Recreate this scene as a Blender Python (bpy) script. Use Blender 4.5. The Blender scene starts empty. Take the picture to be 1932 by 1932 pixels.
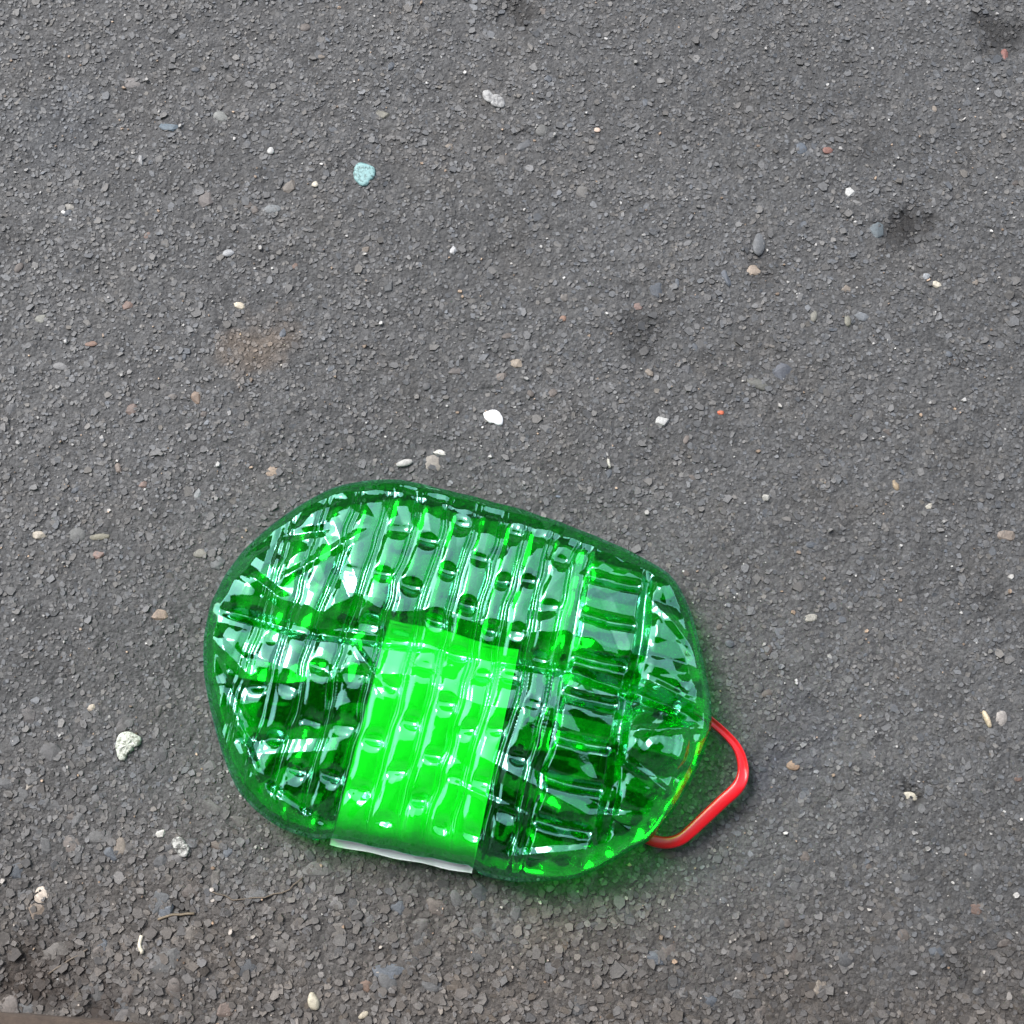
import bpy, bmesh, math, random
import numpy as np
from mathutils import Vector, Matrix

# ------------------------------------------------------------------ camera, sky, sun, exposure
SC = bpy.context.scene
COL = SC.collection
R = math.radians
TILT, DIST, FOV = R(12), 0.75, 2 * math.atan(0.3 / 0.75)
CAM = Vector((0, -DIST * math.sin(TILT), DIST * math.cos(TILT)))
cd = bpy.data.cameras.new('camera')
cam = bpy.data.objects.new('camera', cd); COL.objects.link(cam)
cam.location = CAM; cam.rotation_euler = (TILT, 0, 0)
cd.sensor_fit = 'HORIZONTAL'; cd.angle = FOV
cd.clip_start = 0.01; cd.clip_end = 500
SC.camera = cam

SUN_EL, SUN_AZ = R(48), R(-45)          # azimuth from +Y towards +X: the light comes from upper left
w = bpy.data.worlds.new('World'); SC.world = w; w.use_nodes = True
nt = w.node_tree; nt.nodes.clear()
sky = nt.nodes.new('ShaderNodeTexSky'); sky.sky_type = 'NISHITA'; sky.sun_disc = False
sky.sun_elevation = SUN_EL; sky.sun_rotation = SUN_AZ
sky.air_density = 1.0; sky.dust_density = 1.5; sky.ozone_density = 1.0
hs = nt.nodes.new('ShaderNodeHueSaturation'); hs.inputs['Saturation'].default_value = 0.45
bg = nt.nodes.new('ShaderNodeBackground'); bg.inputs['Strength'].default_value = 0.15
wo = nt.nodes.new('ShaderNodeOutputWorld')
nt.links.new(sky.outputs[0], hs.inputs['Color']); nt.links.new(hs.outputs[0], bg.inputs['Color'])
nt.links.new(bg.outputs[0], wo.inputs['Surface'])
sl = bpy.data.lights.new('sun', 'SUN'); sl.energy = 1.45; sl.angle = R(25); sl.color = (1, 0.97, 0.93)
so = bpy.data.objects.new('sun', sl); COL.objects.link(so)
sdir = Vector((math.sin(SUN_AZ) * math.cos(SUN_EL), math.cos(SUN_AZ) * math.cos(SUN_EL), math.sin(SUN_EL)))
so.rotation_euler = (-sdir).to_track_quat('-Z', 'Y').to_euler(); so.location = sdir * 5
SC.view_settings.view_transform = 'Standard'; SC.view_settings.look = 'None'
SC.view_settings.gamma = 1; SC.view_settings.use_curve_mapping = False
SC.view_settings.exposure = 1.95
SC.render.engine = 'CYCLES'
SC.cycles.max_bounces = 14; SC.cycles.transparent_max_bounces = 24
SC.cycles.glossy_bounces = 6; SC.cycles.diffuse_bounces = 4
SC.cycles.caustics_reflective = True

rng = np.random.default_rng(7)
random.seed(7)

# ------------------------------------------------------------------ helpers
def at(px, py, z=0.0):
    """point at height z seen at (px,py) of the photograph scaled to 1932"""
    k = math.tan(FOV / 2)
    d = Vector(((px / 1932 - .5) * 2 * k, -(py / 1932 - .5) * 2 * k, -1))
    d = Matrix.Rotation(TILT, 3, 'X') @ d
    t = (z - CAM.z) / d.z
    return CAM + d * t

def vnoise(x, y, s, seed):
    """smooth value noise, cell size s, range 0..1"""
    X = np.asarray(x) / s; Y = np.asarray(y) / s
    i = np.floor(X).astype(np.int64); j = np.floor(Y).astype(np.int64)
    fx = X - i; fy = Y - j
    fx = fx * fx * (3 - 2 * fx); fy = fy * fy * (3 - 2 * fy)
    t = np.random.default_rng(seed).random(65536)
    h = lambda a, b: t[(a * 7919 + b * 104729 + seed * 31) & 65535]
    return (h(i, j) * (1 - fx) + h(i + 1, j) * fx) * (1 - fy) + (h(i, j + 1) * (1 - fx) + h(i + 1, j + 1) * fx) * fy

def fbm(x, y, s, seed, n=4):
    a = 0; amp = 1; tot = 0
    for k in range(n):
        a = a + amp * vnoise(x, y, s / 2 ** k, seed + k); tot += amp; amp *= .55
    return a / tot

def mesh_quads(name, V, Q, mats, attr=None, smooth=False, mi=None):
    me = bpy.data.meshes.new(name)
    V = np.ascontiguousarray(V, dtype=np.float32); Q = np.ascontiguousarray(Q, dtype=np.int32)
    me.vertices.add(len(V)); me.vertices.foreach_set('co', V.ravel())
    me.loops.add(Q.size); me.loops.foreach_set('vertex_index', Q.ravel())
    me.polygons.add(len(Q))
    me.polygons.foreach_set('loop_start', np.arange(0, Q.size, Q.shape[1], dtype=np.int32))
    me.polygons.foreach_set('loop_total', np.full(len(Q), Q.shape[1], dtype=np.int32))
    if mi is not None: me.polygons.foreach_set('material_index', mi.astype(np.int32))
    me.update(calc_edges=True); me.validate()
    me.polygons.foreach_set('use_smooth', np.full(len(me.polygons), smooth))
    if attr is not None:
        ca = me.attributes.new('tone', 'FLOAT_COLOR', 'POINT')
        c = np.ones((len(V), 4), np.float32); c[:, :3] = attr
        ca.data.foreach_set('color', c.ravel())
    for m in mats: me.materials.append(m)
    return me

def link(name, me, parent=None):
    o = bpy.data.objects.new(name, me); COL.objects.link(o); o.parent = parent
    return o

def tag(o, label=None, cat=None, group=None, kind=None):
    if label: o['label'] = label
    if cat: o['category'] = cat
    if group: o['group'] = group
    if kind: o['kind'] = kind
    return o

def mat(name):
    m = bpy.data.materials.new(name); m.use_nodes = True
    n = m.node_tree; b = n.nodes['Principled BSDF']
    return m, n, b

def node(n, t, **kw):
    o = n.nodes.new(t)
    for k, v in kw.items():
        if k in o.inputs: o.inputs[k].default_value = v
        else: setattr(o, k, v)
    return o

def grain(n, b, colour_socket, scales, bump=0.3, dist=0.0006, lo=.7, hi=1.3):
    """multiply a colour by fine object-space noise and add fine relief"""
    tc = node(n, 'ShaderNodeNewGeometry')
    prev = colour_socket; nrm = None
    for s in scales:
        nz = node(n, 'ShaderNodeTexNoise', Scale=s, Detail=4.0, Roughness=.65)
        n.links.new(tc.outputs['Position'], nz.inputs['Vector'])
        mr = node(n, 'ShaderNodeMapRange'); mr.inputs[1].default_value = .3; mr.inputs[2].default_value = .7
        mr.inputs[3].default_value = lo; mr.inputs[4].default_value = hi
        n.links.new(nz.outputs['Fac'], mr.inputs[0])
        mx = node(n, 'ShaderNodeVectorMath', operation='MULTIPLY')
        n.links.new(prev, mx.inputs[0]); n.links.new(mr.outputs[0], mx.inputs[1]); prev = mx.outputs[0]
        bp = node(n, 'ShaderNodeBump', Strength=bump, Distance=dist)
        n.links.new(nz.outputs['Fac'], bp.inputs['Height'])
        if nrm: n.links.new(nrm, bp.inputs['Normal'])
        nrm = bp.outputs[0]
    n.links.new(prev, b.inputs['Base Color'])
    n.links.new(nrm, b.inputs['Normal'])
    return nrm

# ------------------------------------------------------------------ materials
M_ASPH, n, b = mat('asphalt_binder')
a = node(n, 'ShaderNodeAttribute', attribute_name='tone')
nrm = grain(n, b, a.outputs['Color'], (1500, 420, 60), bump=.55, dist=.0007, lo=.74, hi=1.28)
vo = node(n, 'ShaderNodeTexVoronoi', Scale=430.0, feature='F1')
g = node(n, 'ShaderNodeNewGeometry'); n.links.new(g.outputs['Position'], vo.inputs['Vector'])
bp = node(n, 'ShaderNodeBump', Strength=.6, Distance=.0012, invert=True)
n.links.new(vo.outputs['Distance'], bp.inputs['Height']); n.links.new(nrm, bp.inputs['Normal'])
n.links.new(bp.outputs[0], b.inputs['Normal'])
b.inputs['Roughness'].default_value = .8; b.inputs['Specular IOR Level'].default_value = .4

M_CHIP, n, b = mat('asphalt_aggregate')
a = node(n, 'ShaderNodeAttribute', attribute_name='tone')
grain(n, b, a.outputs['Color'], (2200, 700), bump=.35, dist=.0004, lo=.75, hi=1.28)
b.inputs['Roughness'].default_value = .62; b.inputs['Specular IOR Level'].default_value = .45

M_STONE, n, b = mat('stone_coloured')
oi = node(n, 'ShaderNodeObjectInfo')
grain(n, b, oi.outputs['Color'], (1400, 380), bump=.35, dist=.0006, lo=.7, hi=1.25)
b.inputs['Roughness'].default_value = .65

def plain(name, col, rough=.6, scales=(900,), lo=.8, hi=1.2, bump=.3):
    m, n, b = mat(name)
    rgb = node(n, 'ShaderNodeRGB'); rgb.outputs[0].default_value = (*col, 1)
    grain(n, b, rgb.outputs[0], scales, bump=bump, dist=.0005, lo=lo, hi=hi)
    b.inputs['Roughness'].default_value = rough
    return m

# thin sheet of clear green plastic: Fresnel reflection off both faces of the sheet, tinted light through it
M_PET = bpy.data.materials.new('green_plastic_film'); M_PET.use_nodes = True
n = M_PET.node_tree; n.nodes.clear()
out = node(n, 'ShaderNodeOutputMaterial')
geo = node(n, 'ShaderNodeNewGeometry')
ior = node(n, 'ShaderNodeMix', data_type='FLOAT')
ior.inputs[2].default_value = 1.8; ior.inputs[3].default_value = 1 / 1.8
n.links.new(geo.outputs['Backfacing'], ior.inputs[0])
fr = node(n, 'ShaderNodeFresnel'); n.links.new(ior.outputs[0], fr.inputs['IOR'])
f2 = node(n, 'ShaderNodeMath', operation='MULTIPLY'); f2.inputs[1].default_value = 2.0
f1 = node(n, 'ShaderNodeMath', operation='ADD'); f1.inputs[1].default_value = 1.0
fd = node(n, 'ShaderNodeMath', operation='DIVIDE')
n.links.new(fr.outputs[0], f2.inputs[0]); n.links.new(fr.outputs[0], f1.inputs[0])
n.links.new(f2.outputs[0], fd.inputs[0]); n.links.new(f1.outputs[0], fd.inputs[1])
tr = node(n, 'ShaderNodeBsdfTransparent'); tr.inputs[0].default_value = (.08, .86, .12, 1)
tl = node(n, 'ShaderNodeBsdfTranslucent'); tl.inputs[0].default_value = (.005, .75, .05, 1)
m1 = node(n, 'ShaderNodeMixShader'); m1.inputs[0].default_value = .03
n.links.new(tr.outputs[0], m1.inputs[1]); n.links.new(tl.outputs[0], m1.inputs[2])
gl = node(n, 'ShaderNodeBsdfGlossy', distribution='GGX'); gl.inputs['Roughness'].default_value = .05
gl.inputs['Color'].default_value = (.42, 1, .82, 1)
ms = node(n, 'ShaderNodeMixShader')
n.links.new(fd.outputs[0], ms.inputs[0]); n.links.new(m1.outputs[0], ms.inputs[1]); n.links.new(gl.outputs[0], ms.inputs[2])
tcn = node(n, 'ShaderNodeTexNoise', Scale=260.0, Detail=2.0)
n.links.new(geo.outputs['Position'], tcn.inputs['Vector'])
bpn = node(n, 'ShaderNodeBump', Strength=.06, Distance=.0006)
n.links.new(tcn.outputs['Fac'], bpn.inputs['Height'])
n.links.new(bpn.outputs[0], gl.inputs['Normal'])
n.links.new(ms.outputs[0], out.inputs['Surface'])

M_RED, n, b = mat('red_plastic')
b.inputs['Base Color'].default_value = (.50, .006, .012, 1); b.inputs['Roughness'].default_value = .28
b.inputs['Subsurface Weight'].default_value = .15; b.inputs['Subsurface Radius'].default_value = (.004, .001, .001)
nz = node(n, 'ShaderNodeTexNoise', Scale=500.0, Detail=3.0); bp = node(n, 'ShaderNodeBump', Strength=.15, Distance=.0004)
n.links.new(nz.outputs['Fac'], bp.inputs['Height']); n.links.new(bp.outputs[0], b.inputs['Normal'])
M_LABEL = plain('white_label_paper', (.68, .69, .72), .5, (350,), .96, 1.03, .15)

# ------------------------------------------------------------------ colour of the ground: stains, dirt, wear, toned patches
P = lambda x, y: tuple(at(x, y))[:2]
# (centre px, radius px, rgb multiplier, hollow depth m)
STAINS_AND_TONES = [((1712, 432), 62, (.26, .245, .235), .002), ((1885, 55), 60, (.33, .32, .31), .0015), ((985, 8), 60, (.40, .38, .36), .0015),
          ((1205, 640), 60, (.48, .48, .48), .0006), ((485, 650), 75, (1.3, 1.06, .86), 0), ((70, 1850), 75, (.42, .36, .32), .0015),
          ((190, 1900), 50, (.36, .30, .27), .0015), ((1808, 1833), 26, (.45, .45, .45), .001), ((345, 1718), 20, (.3, .3, .28), .002),
          ((1718, 1500), 20, (.35, .34, .32), .002), ((580, 1680), 60, (1.25, 1.25, 1.27), 0), ((1420, 1465), 60, (.85, .87, .95), 0),  # last patch and the next one: ground slightly darker and bluer
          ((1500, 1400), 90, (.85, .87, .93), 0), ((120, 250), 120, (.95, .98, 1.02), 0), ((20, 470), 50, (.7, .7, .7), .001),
          ((1860, 1130), 40, (.7, .7, .7), .001), ((1440, 515), 45, (.72, .70, .68), .001), ((1030, 1750), 60, (1.15, 1.12, 1.05), 0)]
def tint(x, y):
    """rgb multiplier over the ground and how coarse and dirty it is"""
    big = fbm(x, y, .09, 11, 4)
    c = np.stack([.80 + .42 * big] * 3, -1)
    # earth-brown dust towards the lower left and bottom edge
    pb = fbm(x, y, .05, 21, 3)
    br = np.clip((-y - .155 - .10 * (x + .1)) / .10 + (pb - .5) * .9, 0, 1)
    c = c * (1 - br[..., None] * (1 - np.array([.93, .83, .75])))
    warm = np.clip((fbm(x, y, .03, 33, 3) - .56) * 4, 0, 1) * .6
    c = c * (1 + warm[..., None] * np.array([.05, .01, -.04]))
    dep = np.zeros_like(x)
    for i, ((sx, sy), r, k, d) in enumerate(STAINS_AND_TONES):
        px, py = P(sx, sy); r = r / 1932 * .6
        q = np.hypot(x - px, y - py) / r + (fbm(x, y, r * .5, 50 + i, 3) - .5) * 1.5
        f = np.clip(1.25 - q, 0, 1); f = f * f * (3 - 2 * f)
        c = c * (1 + f[..., None] * (np.array(k) - 1)); dep = dep + d * f
    return c, dep, br

def ground_z(x, y):
    _, dep, _ = tint(x, y)
    f = np.clip((.44 - np.maximum(np.abs(x), np.abs(y))) / .05, 0, 1)
    return ((fbm(x, y, .12, 3, 3) - .5) * .004 + (fbm(x, y, .008, 5, 3) - .5) * .0022) * f - dep

# ------------------------------------------------------------------ the asphalt: one sheet out to the horizon
def axis(lo, hi, n_in):
    far = [.03 * 1.6 ** k for k in range(19)]
    core = np.linspace(lo, hi, n_in)
    left = [lo - sum(far[:k + 1]) for k in range(len(far))][::-1]
    right = [hi + sum(far[:k + 1]) for k in range(len(far))]
    return np.concatenate([left, core, right])
ax, ay = axis(-.38, .38, 560), axis(-.33, .40, 540)
X, Y = np.meshgrid(ax, ay)
T, dep, _ = tint(X, Y)
Zg = ground_z(X, Y)
base = np.array([.0610, .0612, .0614])
core = np.clip((.42 - np.maximum(np.abs(X), np.abs(Y))) / .03, 0, 1)
micro = 1 + core * .5 * (vnoise(X, Y, .0022, 91) - .5)
T = 1 + (T - 1) * core[..., None]
tone = base * T * micro[..., None] * .74
V = np.stack([X, Y, Zg], -1).reshape(-1, 3)
nx, ny = len(ax), len(ay)
idx = np.arange(nx * ny).reshape(ny, nx)
Q = np.stack([idx[:-1, :-1], idx[:-1, 1:], idx[1:, 1:], idx[1:, :-1]], -1).reshape(-1, 4)
ground = link('asphalt_ground', mesh_quads('asphalt_ground', V, Q, [M_ASPH], tone.reshape(-1, 3), True))
tag(ground, 'grey weathered asphalt paving with worn aggregate', kind='structure')

# ------------------------------------------------------------------ aggregate bound into the asphalt
def chips(name, N, size, mats, colourfn, region, flat=.30, lift=.27, K=6, tl=.13):
    x0, x1, y0, y1 = region
    x = rng.uniform(x0, x1, N); y = rng.uniform(y0, y1, N)
    c, dep, br = tint(x, y)
    r = size(N, br)
    z = ground_z(x, y)
    ang = np.sort(rng.uniform(0, 1, (N, K)) * .75 + np.arange(K) * 1.0, 1) / K * 2 * np.pi + rng.uniform(0, 6.28, N)[:, None]
    rad = r[:, None] * rng.uniform(.7, 1.15, (N, K))
    asp = rng.uniform(.55, 1, N)[:, None]; rot = rng.uniform(0, 3.14, N)[:, None]
    lx = rad * np.cos(ang); ly = rad * np.sin(ang) * asp
    px = lx * np.cos(rot) - ly * np.sin(rot); py = lx * np.sin(rot) + ly * np.cos(rot)
    tx = rng.normal(0, tl, N)[:, None]; ty = rng.normal(0, tl, N)[:, None]
    top = (z + np.minimum(r * flat * rng.uniform(.2, 1.3, N) + .0002, .0018) * lift * 2 * (1 + 1.3 * br * rng.random(N)))[:, None]
    s = rng.uniform(.74, .92, N)[:, None]
    tv = np.stack([x[:, None] + px * s, y[:, None] + py * s, top + px * tx + py * ty + rng.normal(0, .00008, (N, K))], -1)
    bv = np.stack([x[:, None] + px, y[:, None] + py, np.broadcast_to(top, px.shape) - r[:, None] * .55 - .0003 + px * tx + py * ty], -1)
    V = np.concatenate([tv, bv], 1).reshape(-1, 3)
    base = (np.arange(N) * 2 * K)[:, None]
    fs = [base + np.array([0, 1, 2, 3]), base + np.array([0, 3, 4, 5])]
    for k in range(K):
        k2 = (k + 1) % K
        fs.append(base + np.array([K + k, K + k2, k2, k]))
    Q = np.stack(fs, 1).reshape(-1, 4)
    col = colourfn(N, c)
    at_ = np.repeat(col, 2 * K, 0)
    return mesh_quads(name, V, Q, mats, at_, False)

REG = (-.36, .36, -.31, .38)
def agg_col(N, c):
    v = rng.lognormal(-.05, .17, N)[:, None]
    hue = rng.normal(0, .035, (N, 1)) * np.array([1, .1, -1.1]) + 1
    return base * 1.04 * v * hue * c
def agg_size(N, br):
    return rng.uniform(.0006, .0022, N) * (1 + .95 * br * rng.random(N)) + (rng.random(N) < .05) * rng.uniform(.0005, .0022, N)
me = chips('aggregate', 74000, agg_size, [M_CHIP], agg_col, REG)
tag(link('aggregate', me, ground), 'small tar coated grey aggregate bound into the asphalt', kind='stuff')
def outer(N, br): return rng.uniform(.0012, .0032, N)
for reg, cnt_ in (((-1.3, -.36, -1.2, 1.3), 9000), ((.36, 1.3, -1.2, 1.3), 9000), ((-.36, .36, .38, 1.3), 5000), ((-.36, .36, -1.2, -.31), 5000)):
    tag(link('aggregate', chips('aggregate', cnt_, outer, [M_CHIP], lambda N, c: agg_col(N, np.ones_like(c)), reg, K=6), ground), 'small tar coated grey aggregate bound into the asphalt', kind='stuff')
def grit_col(N, c):
    k = rng.random(N)[:, None]
    g = rng.uniform(.14, .42, N)[:, None] ** 1.25
    return np.where(k < .75, g * np.array([1, .98, .94]), g * np.array([.95, .70, .50])) * np.clip(c, .6, 1.1)
me = chips('pale_grit', 2300, lambda N, br: .0004 + rng.exponential(.00035, N).clip(0, .0014), [M_CHIP], grit_col, REG, .5, .8)
tag(link('pale_grit', me, ground), 'pale specks of quartz and limestone grit in the asphalt', kind='stuff')

# ------------------------------------------------------------------ stones one can tell apart
def hull_mesh(name, seed, npts, round_=False, mats=(M_STONE,)):
    r = np.random.default_rng(seed)
    bm = bmesh.new()
    if round_:
        bmesh.ops.create_icosphere(bm, subdivisions=2, radius=1)
        ph = r.uniform(0, 6, 6)
        for v in bm.verts:
            c = v.co
            k = 1 + .13 * math.sin(2.1 * c.x + ph[0]) + .12 * math.sin(2.7 * c.y + ph[1]) + .06 * math.sin(6 * c.x + ph[2]) * math.sin(5 * c.y + ph[3])
            v.co = Vector((c.x * k, c.y * k * .8, c.z * k * .6))
    else:
        for i in range(npts):
            a = i / npts * 6.283 + r.uniform(-.3, .3); q = r.uniform(.75, 1.08)
            zz = r.uniform(-.5, .1)
            bm.verts.new((math.cos(a) * q, math.sin(a) * q * .82, zz))
            if i % 2: bm.verts.new((math.cos(a) * q * .78, math.sin(a) * q * .66, r.uniform(.28, .42)))
        for i in range(3): bm.verts.new((r.uniform(-.4, .4), r.uniform(-.4, .4), r.uniform(.38, .46)))
        bm.verts.new((0, 0, -.8))
        res = bmesh.ops.convex_hull(bm, input=bm.verts)
        bmesh.ops.delete(bm, geom=[g for g in res['geom_interior'] if isinstance(g, bmesh.types.BMVert)], context='VERTS')
        bmesh.ops.recalc_face_normals(bm, faces=bm.faces)
    me = bpy.data.meshes.new(name); bm.to_mesh(me); bm.free()
    if round_: me.polygons.foreach_set('use_smooth', [True] * len(me.polygons))
    for m in mats: me.materials.append(m)
    return me
ANG = [hull_mesh('angular_stone', 100 + i, 6 + i % 4) for i in range(12)]
RND = [hull_mesh('rounded_stone', 200 + i, 0, True) for i in range(6)]

def gz(x, y): return float(ground_z(np.array([x]), np.array([y]))[0])
def stone(px, py, lpx, wpx, deg, col, round_=False, name='stone', parent=None, up=.35, thick=None, mesh=None):
    """a stone with its long axis lpx, its short axis wpx (photo px) turned deg anticlockwise"""
    p = at(px, py, 0.001); s = .6 / 1932
    me = mesh or random.choice(RND if round_ else ANG)
    o = link(name, me, parent)
    L, W = lpx * s / 2, wpx * s / 2
    t = thick or min(W * .8, .004)
    zs = t / 1.1 if round_ else t / 1.2
    if parent: zs *= .6
    topz = zs * (.55 if round_ else .42)
    o.scale = (L, W / .82, zs)
    o.rotation_euler = (random.uniform(-.1, .1), random.uniform(-.1, .1), R(deg))
    o.location = (p.x, p.y, gz(p.x, p.y) + (up * .001 - topz if parent else topz * .15 + .0003))
    o.color = (*col, 1)
    return o

GREY, DK, BLUE, BRN, TAN, WHT, CRM, RUST = (.105, .105, .105), (.06, .062, .066), (.07, .088, .112), (.13, .10, .08), (.26, .21, .16), (.62, .61, .58), (.50, .43, .33), (.19, .105, .07)
# embedded ones read off the photograph: x, y, long, short, angle, colour, rounded
EMB = [(245, 155, 52, 30, 5, (.125, .115, .11), 1), (316, 237, 46, 20, -8, (.085, .115, .14), 0), (418, 218, 34, 22, -20, (.16, .165, .155), 1), (390, 372, 40, 44, 20, (.10, .088, .082), 0),
       (515, 393, 38, 20, 8, (.13, .14, .145), 1), (545, 352, 36, 28, 30, (.12, .105, .09), 0), (130, 390, 26, 18, -40, (.20, .19, .17), 0), (75, 600, 30, 24, 0, (.15, .15, .13), 0),
       (113, 688, 34, 22, 0, (.14, .14, .14), 1), (370, 750, 26, 34, 10, (.15, .105, .075), 0), (240, 574, 26, 22, 30, (.15, .10, .08), 0), (170, 648, 24, 12, 5, (.17, .10, .07), 1),
       (250, 772, 28, 24, 20, (.13, .095, .08), 0), (20, 770, 38, 34, 10, (.065, .067, .07), 0), (325, 748, 20, 14, 0, (.12, .11, .10), 0), (1241, 546, 36, 42, 10, (.058, .066, .078), 0),
       (1433, 458, 26, 50, -6, (.095, .10, .105), 1), (1100, 360, 34, 34, 0, (.098, .094, .088), 0), (1024, 242, 28, 28, 0, (.10, .10, .095), 1), (990, 270, 42, 20, 35, (.075, .078, .083), 0),
       (1655, 432, 40, 44, 20, (.085, .105, .115), 0), (1370, 522, 18, 46, 20, (.07, .08, .095), 0), (1510, 280, 30, 28, 0, (.08, .095, .115), 1), (1563, 284, 24, 14, 0, (.19, .09, .07), 1),
       (1897, 100, 18, 34, 0, (.19, .08, .065), 0), (1430, 722, 42, 26, -25, (.10, .10, .088), 1), (1478, 703, 46, 44, 10, (.068, .074, .088), 0), (1535, 596, 14, 32, -10, (.17, .165, .14), 1),
       (1600, 603, 14, 26, 5, (.18, .175, .14), 1), (1625, 596, 34, 20, -10, (.13, .14, .15), 0), (1424, 507, 36, 30, 10, (.26, .21, .165), 0), (975, 684, 30, 22, 0, (.24, .20, .155), 0),
       (945, 710, 24, 20, 0, (.13, .11, .095), 0), (1065, 560, 20, 20, 0, (.11, .10, .09), 0), (1062, 600, 16, 14, 20, (.19, .11, .075), 0), (945, 300, 46, 36, 20, (.075, .07, .065), 0),
       (720, 215, 40, 22, -25, (.14, .135, .11), 0), (690, 470, 22, 18, 0, (.12, .10, .08), 0), (733, 540, 28, 30, 10, (.06, .063, .066), 0), (860, 700, 30, 20, 0, (.08, .07, .065), 0),
       (1205, 577, 24, 20, 0, (.15, .10, .085), 0), (1295, 695, 26, 24, 0, (.065, .066, .07), 0), (822, 873, 44, 36, 0, (.20, .18, .155), 1), (513, 889, 30, 26, 10, (.24, .18, .13), 1),
       (372, 932, 14, 26, -15, (.20, .21, .21), 0), (270, 914, 18, 14, 30, (.17, .12, .10), 0), (183, 1013, 40, 16, 5, (.16, .15, .11), 1), (145, 1008, 30, 38, 0, (.09, .092, .088), 1),
       (185, 1046, 28, 20, -20, (.18, .12, .10), 0), (375, 1043, 26, 18, 5, (.15, .145, .12), 1), (408, 1060, 30, 34, 0, (.075, .08, .08), 0), (302, 1160, 32, 28, 0, (.22, .165, .125), 0),
       (222, 880, 14, 30, 20, (.15, .12, .10), 0), (52, 1350, 40, 30, -70, (.075, .07, .068), 0), (230, 1368, 50, 26, 60, (.075, .072, .070), 0), (300, 1340, 20, 30, 0, (.075, .072, .068), 0),
       (90, 1417, 50, 44, 0, (.075, .074, .074), 0), (185, 1580, 60, 36, 0, (.075, .074, .072), 0), (402, 1525, 60, 24, -30, (.085, .082, .078), 0), (452, 1548, 40, 28, -20, (.085, .08, .075), 0),
       (410, 1592, 46, 30, 0, (.115, .095, .08), 0), (335, 1620, 30, 24, 0, (.085, .082, .08), 0), (407, 1660, 22, 60, 0, (.10, .092, .082), 0), (300, 1700, 60, 40, 80, (.072, .076, .08), 0),
       (78, 1688, 28, 30, 0, (.48, .41, .34), 1), (65, 1715, 50, 40, -30, (.16, .125, .095), 0), (462, 1826, 42, 36, 0, (.055, .058, .062), 1), (170, 1870, 56, 46, 0, (.08, .078, .076), 0),
       (355, 1760, 34, 40, 0, (.12, .105, .09), 0), (310, 1815, 70, 50, 15, (.085, .084, .082), 0), (430, 1905, 44, 30, 20, (.12, .09, .075), 0), (690, 1860, 30, 26, 0, (.15, .10, .075), 0),
       (905, 1690, 36, 60, 10, (.06, .065, .072), 0), (1495, 1443, 24, 20, 0, (.22, .15, .10), 1), (1690, 915, 12, 22, 15, (.25, .19, .12), 1), (1890, 1357, 26, 30, -20, (.26, .24, .22), 1),
       (1718, 1502, 26, 20, -15, (.42, .39, .31), 1), (1530, 1165, 30, 18, 10, (.24, .23, .20), 0), (1900, 1010, 40, 24, 0, (.17, .14, .115), 0), (1990, 1090, 20, 20, 0, (.2, .2, .2), 0),
       (800, 1745, 46, 30, 0, (.095, .09, .085), 0), (640, 1755, 40, 40, 0, (.10, .09, .08), 0), (1050, 1870, 40, 26, 0, (.12, .105, .09), 0), (600, 1640, 60, 44, 0, (.085, .083, .08), 0),
       (55, 1480, 24, 14, 60, (.30, .27, .23), 0), (265, 1790, 20, 14, 10, (.25, .23, .21), 0), (100, 1795, 60, 36, 20, (.10, .09, .08), 0), (530, 1780, 50, 34, -20, (.09, .082, .074), 0)]
cnt = 0
for (x, y, l, w_, a_, c_, rd) in EMB:
    stone(x, y, l, w_, a_, tuple(k * .74 for k in c_), bool(rd), 'stone', ground, up=.75); cnt += 1
# further ones, more and larger towards the lower left where the surface is coarser
while cnt < 298:
    x, y = random.uniform(5, 1927), random.uniform(5, 1927)
    cz = max(0, min(1, (y - 1250) / 500 - (x - 200) / 2500))
    if random.random() > .3 + .9 * cz: continue
    if ((x - 865) / 500) ** 2 + ((y - 1290) / 390) ** 2 < 1: continue
    l = random.uniform(14, 24) + cz * random.uniform(6, 40)
    k = random.choices([GREY, DK, BLUE, BRN, TAN, RUST], [5, 5, 2, 3, .8, .5])[0]
    v = random.uniform(.5, .75); k = tuple(.6 * q + .4 * .09 for q in k)
    stone(x, y, l, l * random.uniform(.55, .9), random.uniform(0, 180), tuple(c * v for c in k), random.random() < .35, 'stone', ground, up=random.uniform(.35, .9)); cnt += 1

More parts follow.
